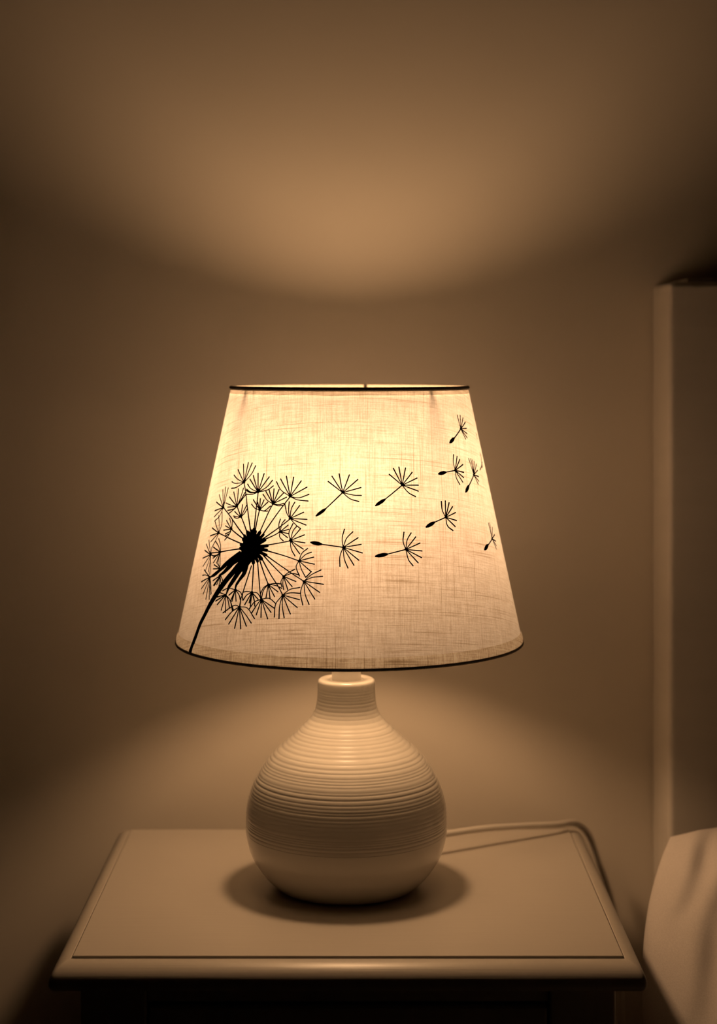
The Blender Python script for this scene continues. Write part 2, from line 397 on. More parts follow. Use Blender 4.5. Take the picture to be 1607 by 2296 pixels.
DANDELION=[[[-46.24,-64.09,0.87],[-48.55,-51.86,1.09]],[[-46.24,-64.09,0.87],[-45.62,-50.58,1.09]],[[-46.24,-64.09,0.87],[-43.31,-50.72,1.09]],[[-46.24,-64.09,0.87],[-42.73,-58.07,0.87],[-41.05,-52.38,1.09]],[[-46.24,-64.09,0.87],[-51.6,-55.75,1.09]],[[-46.24,-64.09,0.7],[-50.7,-62.22,0.78],[-53.7,-59.75,1.09]],[[-46.24,-64.09,0.72],[-51.71,-65.2,0.69],[-54.47,-64.31,0.91]],[[-46.24,-64.09,0.87],[-50.63,-67.83,0.87],[-53.91,-68.83,1.0]],[[-46.56,-64.12,1.56],[-45.91,-64.06,1.56]],[[-37.74,-69.83,0.87],[-39.11,-57.36,1.09]],[[-37.74,-69.83,0.87],[-35.97,-57.44,1.08]],[[-37.74,-69.83,0.84],[-41.54,-59.04,1.09]],[[-37.74,-69.83,0.78],[-43.09,-61.56,1.05]],[[-37.74,-69.83,0.68],[-41.73,-67.91,0.72],[-43.99,-65.04,1.03]],[[-37.74,-69.83,0.68],[-41.46,-70.14,0.67],[-44.17,-68.43,0.9]],[[-37.74,-69.83,0.7],[-41.39,-70.73,0.67],[-44.18,-69.33,0.87]],[[-37.74,-69.83,0.74],[-40.57,-71.56,0.72],[-43.97,-71.87,0.86]],[[-37.74,-69.83,0.86],[-33.22,-59.36,1.01]],[[-37.74,-69.83,0.78],[-33.97,-66.41,0.78],[-31.47,-61.54,0.98]],[[-37.74,-69.83,0.71],[-33.39,-68.15,0.73],[-30.81,-65.25,0.93]],[[-38.02,-69.85,1.53],[-37.47,-69.8,1.53]],[[-57.26,-82.43,0.87],[-63.15,-74.2,1.09]],[[-57.26,-82.43,0.87],[-60.59,-70.57,1.09]],[[-57.26,-82.43,0.87],[-58.59,-68.5,1.09]],[[-57.26,-82.43,0.87],[-56.36,-68.88,1.09]],[[-57.26,-82.43,0.87],[-64.51,-79.53,1.09]],[[-57.26,-82.43,0.87],[-64.42,-85.54,1.09]],[[-57.26,-82.43,0.87],[-63.76,-89.76,1.09]],[[-57.26,-82.43,0.87],[-59.16,-88.64,0.87],[-62.45,-92.33,1.09]],[[-57.69,-82.48,1.62],[-56.85,-82.37,1.62]],[[-48.14,-80.57,0.87],[-54.23,-74.74,1.09]],[[-48.14,-80.57,0.87],[-51.79,-71.13,1.09]],[[-48.14,-80.57,0.87],[-49.02,-68.73,1.09]],[[-48.14,-80.57,0.87],[-46.66,-73.18,0.87],[-46.07,-68.0,1.09]],[[-48.14,-80.57,0.87],[-44.74,-70.89,1.09]],[[-48.14,-80.57,0.87],[-44.29,-72.35,1.09]],[[-48.14,-80.57,0.67],[-52.12,-80.12,0.68],[-56.05,-79.07,0.9]],[[-48.14,-80.57,0.71],[-54.18,-81.74,0.92]],[[-48.14,-80.57,0.87],[-50.21,-82.62,0.86],[-53.75,-83.96,1.01]],[[-48.14,-80.57,0.87],[-50.11,-83.21,0.87],[-52.49,-85.77,1.09]],[[-48.47,-80.61,1.56],[-47.82,-80.54,1.56]],[[-44.85,-87.11,0.72],[-46.65,-86.12,0.77],[-48.97,-84.14,1.04]],[[-44.85,-87.11,0.69],[-47.0,-87.37,0.68],[-49.33,-87.19,0.84]],[[-44.85,-87.11,0.79],[-46.85,-88.4,0.71],[-48.78,-88.03,0.84]],[[-44.85,-87.11,0.87],[-45.08,-79.19,1.09]],[[-44.85,-87.11,0.87],[-42.77,-79.25,1.09]],[[-44.85,-87.11,0.87],[-43.29,-84.84,0.87],[-42.12,-81.58,1.09]],[[-45.15,-87.15,1.54],[-44.55,-87.08,1.54]],[[-35.79,-81.57,0.76],[-39.57,-75.21,1.0]],[[-35.79,-81.57,0.66],[-38.17,-80.75,0.7],[-40.15,-78.25,0.96]],[[-35.79,-81.57,0.82],[-37.24,-76.79,1.04]],[[-35.79,-81.57,0.85],[-36.17,-74.32,1.07]],[[-35.79,-81.57,0.85],[-34.35,-74.91,1.04]],[[-35.79,-81.57,0.8],[-32.47,-76.25,0.97]],[[-35.79,-81.57,0.66],[-33.42,-81.96,0.71],[-31.0,-78.71,0.94]],[[-35.79,-81.57,0.66],[-33.72,-82.28,0.66],[-31.98,-82.04,0.84]],[[-36.05,-81.59,1.52],[-35.53,-81.55,1.52]],[[-49.19,-96.07,0.72],[-53.38,-94.38,0.93]],[[-49.19,-96.07,0.73],[-54.05,-97.5,0.95]],[[-49.19,-96.07,0.87],[-53.28,-90.73,1.09]],[[-49.19,-96.07,0.87],[-50.04,-92.42,0.87],[-51.47,-88.98,1.09]],[[-49.19,-96.07,0.87],[-49.08,-92.89,0.87],[-49.59,-89.95,1.09]],[[-49.19,-96.07,0.87],[-50.24,-98.17,0.87],[-52.55,-99.85,1.09]],[[-49.19,-96.07,0.87],[-49.83,-99.01,0.87],[-52.32,-101.18,1.09]],[[-49.19,-96.07,0.87],[-50.18,-100.27,0.87],[-52.16,-103.81,1.09]],[[-49.51,-96.11,1.56],[-48.87,-96.02,1.55]],[[-57.2,-99.8,0.87],[-63.69,-97.3,1.09]],[[-57.2,-99.8,0.87],[-63.87,-102.86,1.09]],[[-57.2,-99.8,0.87],[-62.35,-106.75,1.09]],[[-57.2,-99.8,0.87],[-62.2,-92.46,1.09]],[[-57.2,-99.8,0.87],[-58.15,-93.85,0.87],[-59.82,-88.28,1.09]],[[-57.2,-99.8,0.87],[-56.18,-93.26,0.87],[-57.65,-85.54,1.09]],[[-57.2,-99.8,0.87],[-58.6,-105.5,0.87],[-60.54,-110.71,1.09]],[[-57.61,-99.86,1.61],[-56.8,-99.73,1.6]],[[-60.22,-115.23,0.87],[-64.31,-106.01,1.09]],[[-60.22,-115.23,0.87],[-66.26,-108.98,1.09]],[[-60.22,-115.23,0.87],[-66.58,-113.36,1.09]],[[-60.22,-115.23,0.87],[-66.99,-118.99,1.09]],[[-60.22,-115.23,0.87],[-65.1,-124.14,1.09]],[[-60.22,-115.23,0.87],[-60.95,-120.85,0.87],[-61.95,-126.24,1.09]],[[-60.22,-115.23,0.87],[-59.56,-121.19,0.87],[-59.58,-126.67,1.09]],[[-60.22,-115.23,0.87],[-58.72,-122.55,0.87],[-58.19,-128.21,1.09]],[[-60.22,-115.23,0.87],[-60.36,-110.68,0.87],[-58.71,-105.82,1.09]],[[-60.22,-115.23,0.73],[-57.45,-115.63,0.9]],[[-60.65,-115.31,1.63],[-59.79,-115.15,1.62]],[[-53.65,-112.25,0.87],[-54.3,-107.83,0.87],[-56.4,-103.62,1.09]],[[-53.65,-112.25,0.87],[-55.57,-108.64,0.87],[-58.36,-105.76,1.09]],[[-53.65,-112.25,0.81],[-59.24,-109.87,1.09]],[[-53.65,-112.25,0.87],[-55.66,-114.71,0.87],[-58.28,-115.78,1.06]],[[-53.65,-112.25,0.87],[-55.11,-114.31,0.87],[-57.96,-117.25,1.09]],[[-53.65,-112.25,0.87],[-57.03,-120.1,1.09]],[[-53.65,-112.25,0.87],[-54.82,-120.0,1.09]],[[-53.65,-112.25,0.87],[-53.92,-117.42,0.87],[-53.98,-120.45,1.09]],[[-53.65,-112.25,0.87],[-52.97,-116.96,0.87],[-52.31,-121.65,1.09]],[[-54.0,-112.31,1.57],[-53.3,-112.19,1.57]],[[-51.91,-123.23,0.78],[-56.29,-121.33,1.03]],[[-51.91,-123.23,0.7],[-56.37,-124.21,0.89]],[[-51.91,-123.23,0.87],[-53.88,-120.13,1.09]],[[-52.24,-123.29,1.55],[-51.58,-123.17,1.55]],[[-57.64,-130.06,0.87],[-63.19,-126.19,1.09]],[[-57.64,-130.06,0.77],[-60.8,-129.35,0.68],[-63.8,-130.15,0.99]],[[-57.64,-130.06,0.87],[-63.65,-134.55,1.09]],[[-57.64,-130.06,0.87],[-62.47,-138.98,1.09]],[[-57.64,-130.06,0.87],[-60.2,-142.1,1.09]],[[-57.64,-130.06,0.87],[-57.55,-144.96,1.09]],[[-57.64,-130.06,0.87],[-55.29,-144.6,1.09]],[[-57.64,-130.06,0.87],[-55.73,-135.67,0.87],[-54.86,-141.2,1.09]],[[-57.64,-130.06,0.87],[-56.33,-135.8,0.87],[-54.68,-140.56,1.09]],[[-58.02,-130.14,1.59],[-57.25,-129.98,1.59]],[[-51.05,-127.7,0.87],[-55.05,-131.93,1.09]],[[-51.05,-127.7,0.87],[-54.21,-134.92,1.09]],[[-51.05,-127.7,0.87],[-53.48,-134.92,1.09]],[[-51.05,-127.7,0.87],[-52.22,-134.06,1.09]],[[-51.05,-127.7,0.87],[-50.77,-134.67,1.09]],[[-51.05,-127.7,0.87],[-50.44,-130.72,0.87],[-49.71,-132.97,1.09]],[[-51.05,-127.7,0.87],[-50.07,-128.86,0.87],[-49.26,-130.8,1.09]],[[-51.37,-127.76,1.55],[-50.73,-127.64,1.54]],[[-46.31,-139.75,0.85],[-51.17,-144.9,1.09]],[[-46.31,-139.75,0.87],[-49.95,-147.02,1.09]],[[-46.31,-139.75,0.87],[-47.33,-150.02,1.09]],[[-46.31,-139.75,0.87],[-45.0,-151.16,1.09]],[[-46.31,-139.75,0.87],[-44.79,-142.71,0.87],[-43.43,-147.75,1.09]],[[-46.31,-139.75,0.85],[-43.64,-143.08,0.87],[-41.75,-149.48,1.09]],[[-46.31,-139.75,0.73],[-50.93,-142.17,0.96]],[[-46.31,-139.75,0.68],[-50.15,-138.72,0.86]],[[-46.31,-139.75,0.84],[-43.92,-142.54,0.87],[-41.53,-148.56,1.09]],[[-46.59,-139.8,1.52],[-46.04,-139.7,1.51]],[[-41.89,-135.55,0.66],[-45.5,-135.16,0.69],[-48.21,-137.3,1.02]],[[-41.89,-135.55,0.84],[-44.61,-139.58,1.09]],[[-41.89,-135.55,0.87],[-43.39,-143.33,1.09]],[[-41.89,-135.55,0.87],[-42.72,-143.5,1.09]],[[-41.89,-135.55,0.87],[-40.79,-142.85,1.09]],[[-41.89,-135.55,0.81],[-39.89,-138.59,0.83],[-38.97,-141.65,1.07]],[[-41.89,-135.55,0.69],[-39.23,-137.01,0.78],[-37.77,-141.74,1.04]],[[-42.14,-135.59,1.5],[-41.63,-135.5,1.5]],[[-38.92,-146.32,0.66],[-41.4,-145.9,0.73],[-46.18,-151.7,1.06]],[[-38.92,-146.32,0.77],[-41.99,-150.11,0.84],[-44.46,-155.75,1.09]],[[-38.92,-146.32,0.86],[-42.57,-158.29,1.09]],[[-38.92,-146.32,0.87],[-39.67,-160.47,1.09]],[[-38.92,-146.32,0.87],[-37.05,-160.25,1.07]],[[-38.92,-146.32,0.84],[-34.91,-158.27,0.99]],[[-38.92,-146.32,0.77],[-35.59,-151.28,0.75],[-33.12,-155.94,0.93]],[[-38.92,-146.32,0.65],[-35.42,-146.6,0.7],[-32.03,-152.87,0.91]],[[-39.15,-146.37,1.49],[-38.68,-146.28,1.49]],[[-34.44,-135.97,0.65],[-36.55,-135.85,0.66],[-38.26,-136.56,0.86]],[[-34.44,-135.97,0.73],[-36.53,-138.33,0.79],[-37.61,-141.42,1.05]],[[-34.44,-135.97,0.81],[-36.74,-144.49,1.05]],[[-34.44,-135.97,0.83],[-34.98,-143.04,1.04]],[[-34.44,-135.97,0.83],[-34.35,-144.98,1.03]],[[-34.44,-135.97,0.8],[-32.86,-141.84,0.98]],[[-34.44,-135.97,0.79],[-33.18,-140.15,0.79],[-32.55,-144.7,1.0]],[[-34.44,-135.97,0.73],[-31.55,-140.2,0.89]],[[-34.44,-135.97,0.65],[-32.21,-136.23,0.68],[-30.56,-139.19,0.9]],[[-34.67,-136.0,1.48],[-34.22,-135.94,1.48]],[[-30.23,-140.02,0.69],[-32.84,-142.13,0.75],[-34.72,-147.21,1.0]],[[-30.23,-140.02,0.75],[-31.51,-143.1,0.77],[-33.38,-149.18,0.99]],[[-30.23,-140.02,0.78],[-31.52,-150.33,0.99]],[[-30.23,-140.02,0.78],[-29.61,-151.64,0.96]],[[-30.23,-140.02,0.75],[-27.05,-152.28,0.91]],[[-30.23,-140.02,0.71],[-26.06,-147.99,0.87]],[[-30.23,-140.02,0.67],[-24.91,-145.26,0.83]],[[-30.23,-140.02,0.66],[-27.28,-139.06,0.65],[-24.59,-142.2,0.83]],[[-30.44,-140.05,1.47],[-30.02,-139.99,1.47]],[[-28.19,-130.05,0.66],[-25.91,-129.22,0.66],[-23.23,-129.23,0.81]],[[-28.19,-130.05,0.65],[-25.33,-130.46,0.65],[-22.92,-132.08,0.81]],[[-28.19,-130.05,0.67],[-24.19,-134.52,0.83]],[[-28.19,-130.05,0.72],[-25.34,-137.68,0.88]],[[-28.19,-130.05,0.75],[-26.92,-139.3,0.93]],[[-28.19,-130.05,0.76],[-28.53,-138.93,0.96]],[[-28.19,-130.05,0.74],[-29.77,-133.87,0.77],[-30.28,-139.16,0.98]],[[-28.19,-130.05,0.71],[-29.87,-132.43,0.75],[-30.84,-136.33,0.97]],[[-28.39,-130.08,1.47],[-27.98,-130.03,1.47]],[[-22.38,-136.35,0.69],[-19.98,-132.53,0.67],[-16.5,-130.96,0.82]],[[-22.38,-136.35,0.66],[-19.57,-134.65,0.65],[-16.13,-134.81,0.81]],[[-22.38,-136.35,0.65],[-16.33,-138.83,0.8]],[[-22.38,-136.35,0.66],[-16.96,-143.89,0.81]],[[-22.38,-136.35,0.7],[-19.16,-148.22,0.85]],[[-22.38,-136.35,0.72],[-22.19,-143.37,0.71],[-21.21,-150.86,0.88]],[[-22.38,-136.35,0.72],[-23.15,-143.47,0.72],[-22.98,-151.63,0.9]],[[-22.38,-136.35,0.71],[-24.66,-142.49,0.73],[-24.69,-150.83,0.91]],[[-22.57,-136.37,1.46],[-22.18,-136.33,1.46]],[[-22.65,-124.27,0.7],[-21.28,-121.98,0.68],[-18.78,-119.33,0.84]],[[-22.65,-124.27,0.67],[-19.8,-122.15,0.66],[-17.03,-122.81,0.81]],[[-22.65,-124.27,0.65],[-18.06,-127.2,0.81]],[[-22.65,-124.27,0.68],[-19.27,-130.6,0.83]],[[-22.65,-124.27,0.7],[-20.78,-132.6,0.87]],[[-22.65,-124.27,0.72],[-22.76,-128.75,0.72],[-22.23,-132.74,0.89]],[[-22.65,-124.27,0.72],[-23.48,-127.67,0.73],[-22.97,-131.08,0.89]],[[-22.85,-124.28,1.47],[-22.46,-124.25,1.47]],[[-15.24,-126.86,0.67],[-12.8,-122.55,0.66],[-9.48,-119.24,0.82]],[[-15.24,-126.86,0.66],[-12.44,-124.26,0.65],[-8.86,-123.38,0.81]],[[-15.24,-126.86,0.65],[-8.46,-128.44,0.81]],[[-15.24,-126.86,0.65],[-9.64,-133.72,0.81]],[[-15.24,-126.86,0.66],[-11.18,-138.07,0.82]],[[-15.24,-126.86,0.68],[-14.6,-134.7,0.67],[-13.03,-141.6,0.83]],[[-15.24,-126.86,0.68],[-16.15,-134.24,0.68],[-15.12,-142.17,0.84]],[[-15.42,-126.87,1.46],[-15.05,-126.85,1.46]],[[-17.46,-113.76,0.69],[-16.59,-108.79,0.69],[-14.59,-105.5,0.84]],[[-17.46,-113.76,0.68],[-15.26,-109.59,0.67],[-13.14,-107.89,0.83]],[[-17.46,-113.76,0.66],[-12.26,-111.03,0.82]],[[-17.46,-113.76,0.65],[-11.9,-115.62,0.81]],[[-17.46,-113.76,0.66],[-12.86,-120.56,0.81]],[[-17.46,-113.76,0.68],[-16.37,-119.18,0.67],[-14.7,-124.25,0.83]],[[-17.46,-113.76,0.69],[-18.35,-117.87,0.69],[-16.93,-123.54,0.84]],[[-17.66,-113.78,1.47],[-17.27,-113.75,1.47]],[[-21.3,-100.68,0.71],[-22.09,-95.49,0.72],[-20.81,-89.57,0.89]],[[-21.3,-100.68,0.72],[-20.57,-94.51,0.71],[-19.17,-91.08,0.88]],[[-21.3,-100.68,0.71],[-17.72,-92.75,0.87]],[[-21.3,-100.68,0.68],[-16.13,-96.74,0.84]],[[-21.3,-100.68,0.65],[-15.69,-101.94,0.81]],[[-21.3,-100.68,0.66],[-16.2,-106.02,0.82]],[[-21.3,-100.68,0.68],[-17.4,-109.13,0.83]],[[-21.3,-100.68,0.71],[-20.7,-106.16,0.69],[-19.07,-110.69,0.85]],[[-21.51,-100.69,1.48],[-21.1,-100.67,1.48]],[[-25.68,-95.31,0.73],[-26.49,-91.12,0.75],[-26.11,-86.99,0.94]],[[-25.68,-95.31,0.75],[-25.26,-90.15,0.75],[-24.15,-87.29,0.91]],[[-25.68,-95.31,0.72],[-22.7,-90.71,0.88]],[[-25.68,-95.31,0.68],[-22.29,-93.46,0.84]],[[-25.68,-95.31,0.66],[-22.05,-96.36,0.82]],[[-25.68,-95.31,0.67],[-22.44,-98.95,0.83]],[[-25.68,-95.31,0.75],[-25.65,-98.67,0.72],[-24.07,-101.17,0.85]],[[-25.89,-95.33,1.49],[-25.46,-95.29,1.49]],[[-22.13,-86.28,0.68],[-23.68,-82.86,0.71],[-24.88,-76.76,0.91]],[[-22.13,-86.28,0.71],[-23.02,-81.64,0.72],[-23.1,-75.33,0.91]],[[-22.13,-86.28,0.72],[-22.01,-80.11,0.73],[-20.8,-75.5,0.9]],[[-22.13,-86.28,0.72],[-18.73,-77.6,0.88]],[[-22.13,-86.28,0.69],[-16.96,-81.91,0.85]],[[-22.13,-86.28,0.66],[-15.5,-86.51,0.82]],[[-22.13,-86.28,0.66],[-15.7,-90.31,0.82]],[[-22.13,-86.28,0.67],[-19.54,-90.51,0.66],[-17.72,-92.74,0.82]],[[-22.35,-86.29,1.49],[-21.92,-86.26,1.49]],[[-22.93,-71.79,0.66],[-27.1,-67.74,0.69],[-29.5,-62.4,0.91]],[[-22.93,-71.79,0.69],[-27.79,-60.38,0.9]],[[-22.93,-71.79,0.72],[-25.33,-58.47,0.92]],[[-22.93,-71.79,0.73],[-22.15,-58.92,0.91]],[[-22.93,-71.79,0.73],[-18.84,-61.29,0.89]],[[-22.93,-71.79,0.7],[-16.3,-65.32,0.86]],[[-22.93,-71.79,0.66],[-19.32,-72.49,0.67],[-15.32,-70.07,0.84]],[[-22.93,-71.79,0.66],[-19.8,-73.84,0.66],[-15.51,-74.47,0.82]],[[-23.15,-71.8,1.5],[-22.71,-71.78,1.5]],[[-29.98,-77.1,0.67],[-32.8,-74.94,0.7],[-35.16,-71.11,0.94]],[[-29.98,-77.1,0.73],[-34.08,-68.8,0.95]],[[-29.98,-77.1,0.76],[-32.58,-67.8,0.98]],[[-29.98,-77.1,0.79],[-30.29,-67.2,0.99]],[[-29.98,-77.1,0.79],[-28.01,-67.5,0.97]],[[-29.98,-77.1,0.76],[-25.81,-69.59,0.92]],[[-29.98,-77.1,0.72],[-24.4,-72.37,0.88]],[[-29.98,-77.1,0.66],[-27.4,-77.51,0.67],[-25.37,-76.49,0.86]],[[-29.98,-77.1,0.66],[-27.73,-78.27,0.66],[-25.66,-77.84,0.84]],[[-30.22,-77.12,1.51],[-29.74,-77.08,1.51]],[[-46.17,-64.54,1.0],[-44.44,-70.26,1.0],[-42.09,-80.83,1.0],[-38.63,-96.4,1.22]],[[-37.7,-70.27,1.0],[-37.51,-77.41,1.0],[-37.5,-81.87,1.0],[-37.12,-95.34,1.22]],[[-56.65,-82.81,1.0],[-52.7,-86.26,1.0],[-48.98,-90.32,1.0],[-41.24,-99.97,1.12]],[[-47.78,-81.14,1.0],[-45.01,-86.83,1.22]],[[-44.71,-87.25,1.0],[-42.72,-91.36,1.0],[-40.13,-97.76,1.2]],[[-35.9,-82.02,0.99],[-36.29,-88.59,0.99],[-36.61,-96.18,1.21]],[[-49.17,-96.21,0.9],[-41.23,-102.05,1.02]],[[-57.17,-99.94,0.86],[-52.61,-101.22,0.82],[-42.5,-104.89,0.96]],[[-60.28,-114.17,0.93],[-56.64,-113.07,0.87],[-53.5,-112.23,1.02]],[[-53.5,-112.23,0.89],[-47.89,-110.13,0.84],[-42.32,-108.28,0.98]],[[-36.12,-118.94,0.98],[-38.15,-135.66,1.0],[-38.38,-139.5,1.22]],[[-38.74,-139.86,1.0],[-38.77,-141.62,1.0],[-38.85,-146.02,1.22]],[[-34.41,-135.96,0.95],[-34.77,-127.55,0.96],[-35.33,-116.66,1.18]],[[-30.52,-139.77,0.89],[-31.96,-128.63,0.91],[-33.34,-118.29,0.93],[-33.9,-115.01,1.13]],[[-28.19,-130.05,0.84],[-30.1,-124.03,0.86],[-33.13,-113.75,1.09]],[[-22.38,-136.35,0.79],[-24.48,-130.66,0.8],[-27.63,-123.75,0.82],[-31.76,-114.17,1.04]],[[-22.65,-124.27,0.77],[-27.04,-117.88,0.79],[-31.82,-110.96,0.99]],[[-15.24,-126.86,0.75],[-19.46,-122.41,0.75],[-24.02,-117.59,0.76],[-31.3,-110.32,0.95]],[[-17.46,-113.76,0.75],[-23.37,-110.73,0.75],[-30.92,-107.94,0.92]],[[-21.29,-100.97,0.77],[-25.76,-102.77,0.77],[-32.09,-105.13,0.95]],[[-25.68,-95.31,0.81],[-28.26,-98.01,0.81],[-32.76,-101.67,1.0]],[[-22.2,-86.73,0.81],[-24.54,-90.1,0.82],[-26.56,-92.89,0.83],[-33.17,-101.42,1.05]],[[-23.0,-72.23,0.83],[-24.97,-76.76,0.85],[-28.55,-85.84,0.88],[-33.37,-99.08,1.12]],[[-30.05,-77.4,0.9],[-31.52,-82.83,0.92],[-34.12,-95.09,0.95],[-34.78,-98.05,1.17]],[[-12.78,-120.39,0.77],[-14.54,-124.08,0.94]],[[-38.9,-102.13,3.25],[-40.21,-97.03,2.62]],[[-38.56,-102.31,3.27],[-39.51,-97.39,2.62]],[[-38.0,-101.51,2.62],[-38.36,-95.78,2.09]],[[-37.4,-101.14,3.93],[-37.15,-95.05,3.14]],[[-36.92,-101.68,2.6],[-36.2,-96.13,2.06]],[[-36.01,-101.94,3.77],[-34.4,-96.68,2.96]],[[-35.09,-102.51,2.69],[-32.6,-97.83,2.1]],[[-34.81,-103.95,3.12],[-32.06,-100.72,2.44]],[[-33.88,-106.05,2.8],[-30.29,-104.94,2.22]],[[-33.9,-107.52,2.72],[-30.36,-107.88,2.17]],[[-33.86,-109.13,2.49],[-30.31,-111.09,1.98]],[[-34.79,-110.49,3.21],[-32.09,-113.77,2.52]],[[-35.6,-111.4,2.91],[-33.66,-115.57,2.28]],[[-36.51,-111.95,3.75],[-35.43,-116.67,2.95]],[[-39.46,-103.46,3.08],[-41.38,-99.69,2.54]],[[-39.62,-104.59,3.46],[-41.69,-101.96,2.84]],[[-40.08,-106.35,3.0],[-42.65,-105.5,2.42]],[[-40.06,-107.61,3.04],[-42.58,-108.02,2.45]],[[-34.54,-104.21,2.77],[-31.54,-101.25,2.17]],[[-37.73,-107.32,14.25],[-38.91,-112.51,12.49],[-39.93,-117.1,10.3],[-40.22,-120.4,6.66]],[[-42.54,-111.53,3.42],[-46.94,-116.85,3.3],[-49.49,-120.57,3.58],[-52.12,-124.46,2.59],[-54.52,-127.48,2.85],[-57.02,-129.8,1.21]],[[-41.76,-114.39,3.68],[-45.08,-118.05,3.57],[-46.88,-120.99,3.88],[-49.3,-125.15,2.63],[-51.84,-127.87,1.31]],[[-40.2,-116.55,5.32],[-42.82,-120.79,4.42],[-44.31,-124.15,4.41],[-46.77,-129.04,4.42],[-49.41,-135.0,4.75],[-51.68,-140.82,4.59],[-54.33,-148.28,4.18],[-56.31,-155.37,3.88],[-58.35,-162.51,4.02],[-59.88,-171.85,4.28],[-60.52,-174.76,4.29],[-60.34,-175.88,4.29],[-60.37,-177.08,4.27],[-60.41,-178.59,4.23],[-60.64,-180.18,4.3],[-61.15,-181.88,4.41]],[[-39.65,-117.65,5.2],[-41.5,-123.41,4.11],[-44.16,-131.08,3.44],[-45.35,-134.53,2.71],[-45.97,-138.81,1.39]],[[-38.67,-116.92,5.68],[-38.9,-123.76,3.63],[-40.53,-128.41,2.42],[-41.81,-132.43,2.11],[-42.0,-135.42,1.29]],[[-40.19,-107.55,8.07],[-35.19,-106.93,8.01]],[[-40.03,-105.74,8.29],[-35.36,-108.72,8.14]],[[-39.22,-104.33,9.66],[-36.12,-110.11,9.3]],[[-37.99,-103.71,10.47],[-37.3,-110.74,10.39]],[[-36.69,-104.03,10.18],[-38.59,-110.42,10.46]],[[-35.68,-105.21,9.02],[-39.65,-109.26,9.35]]]
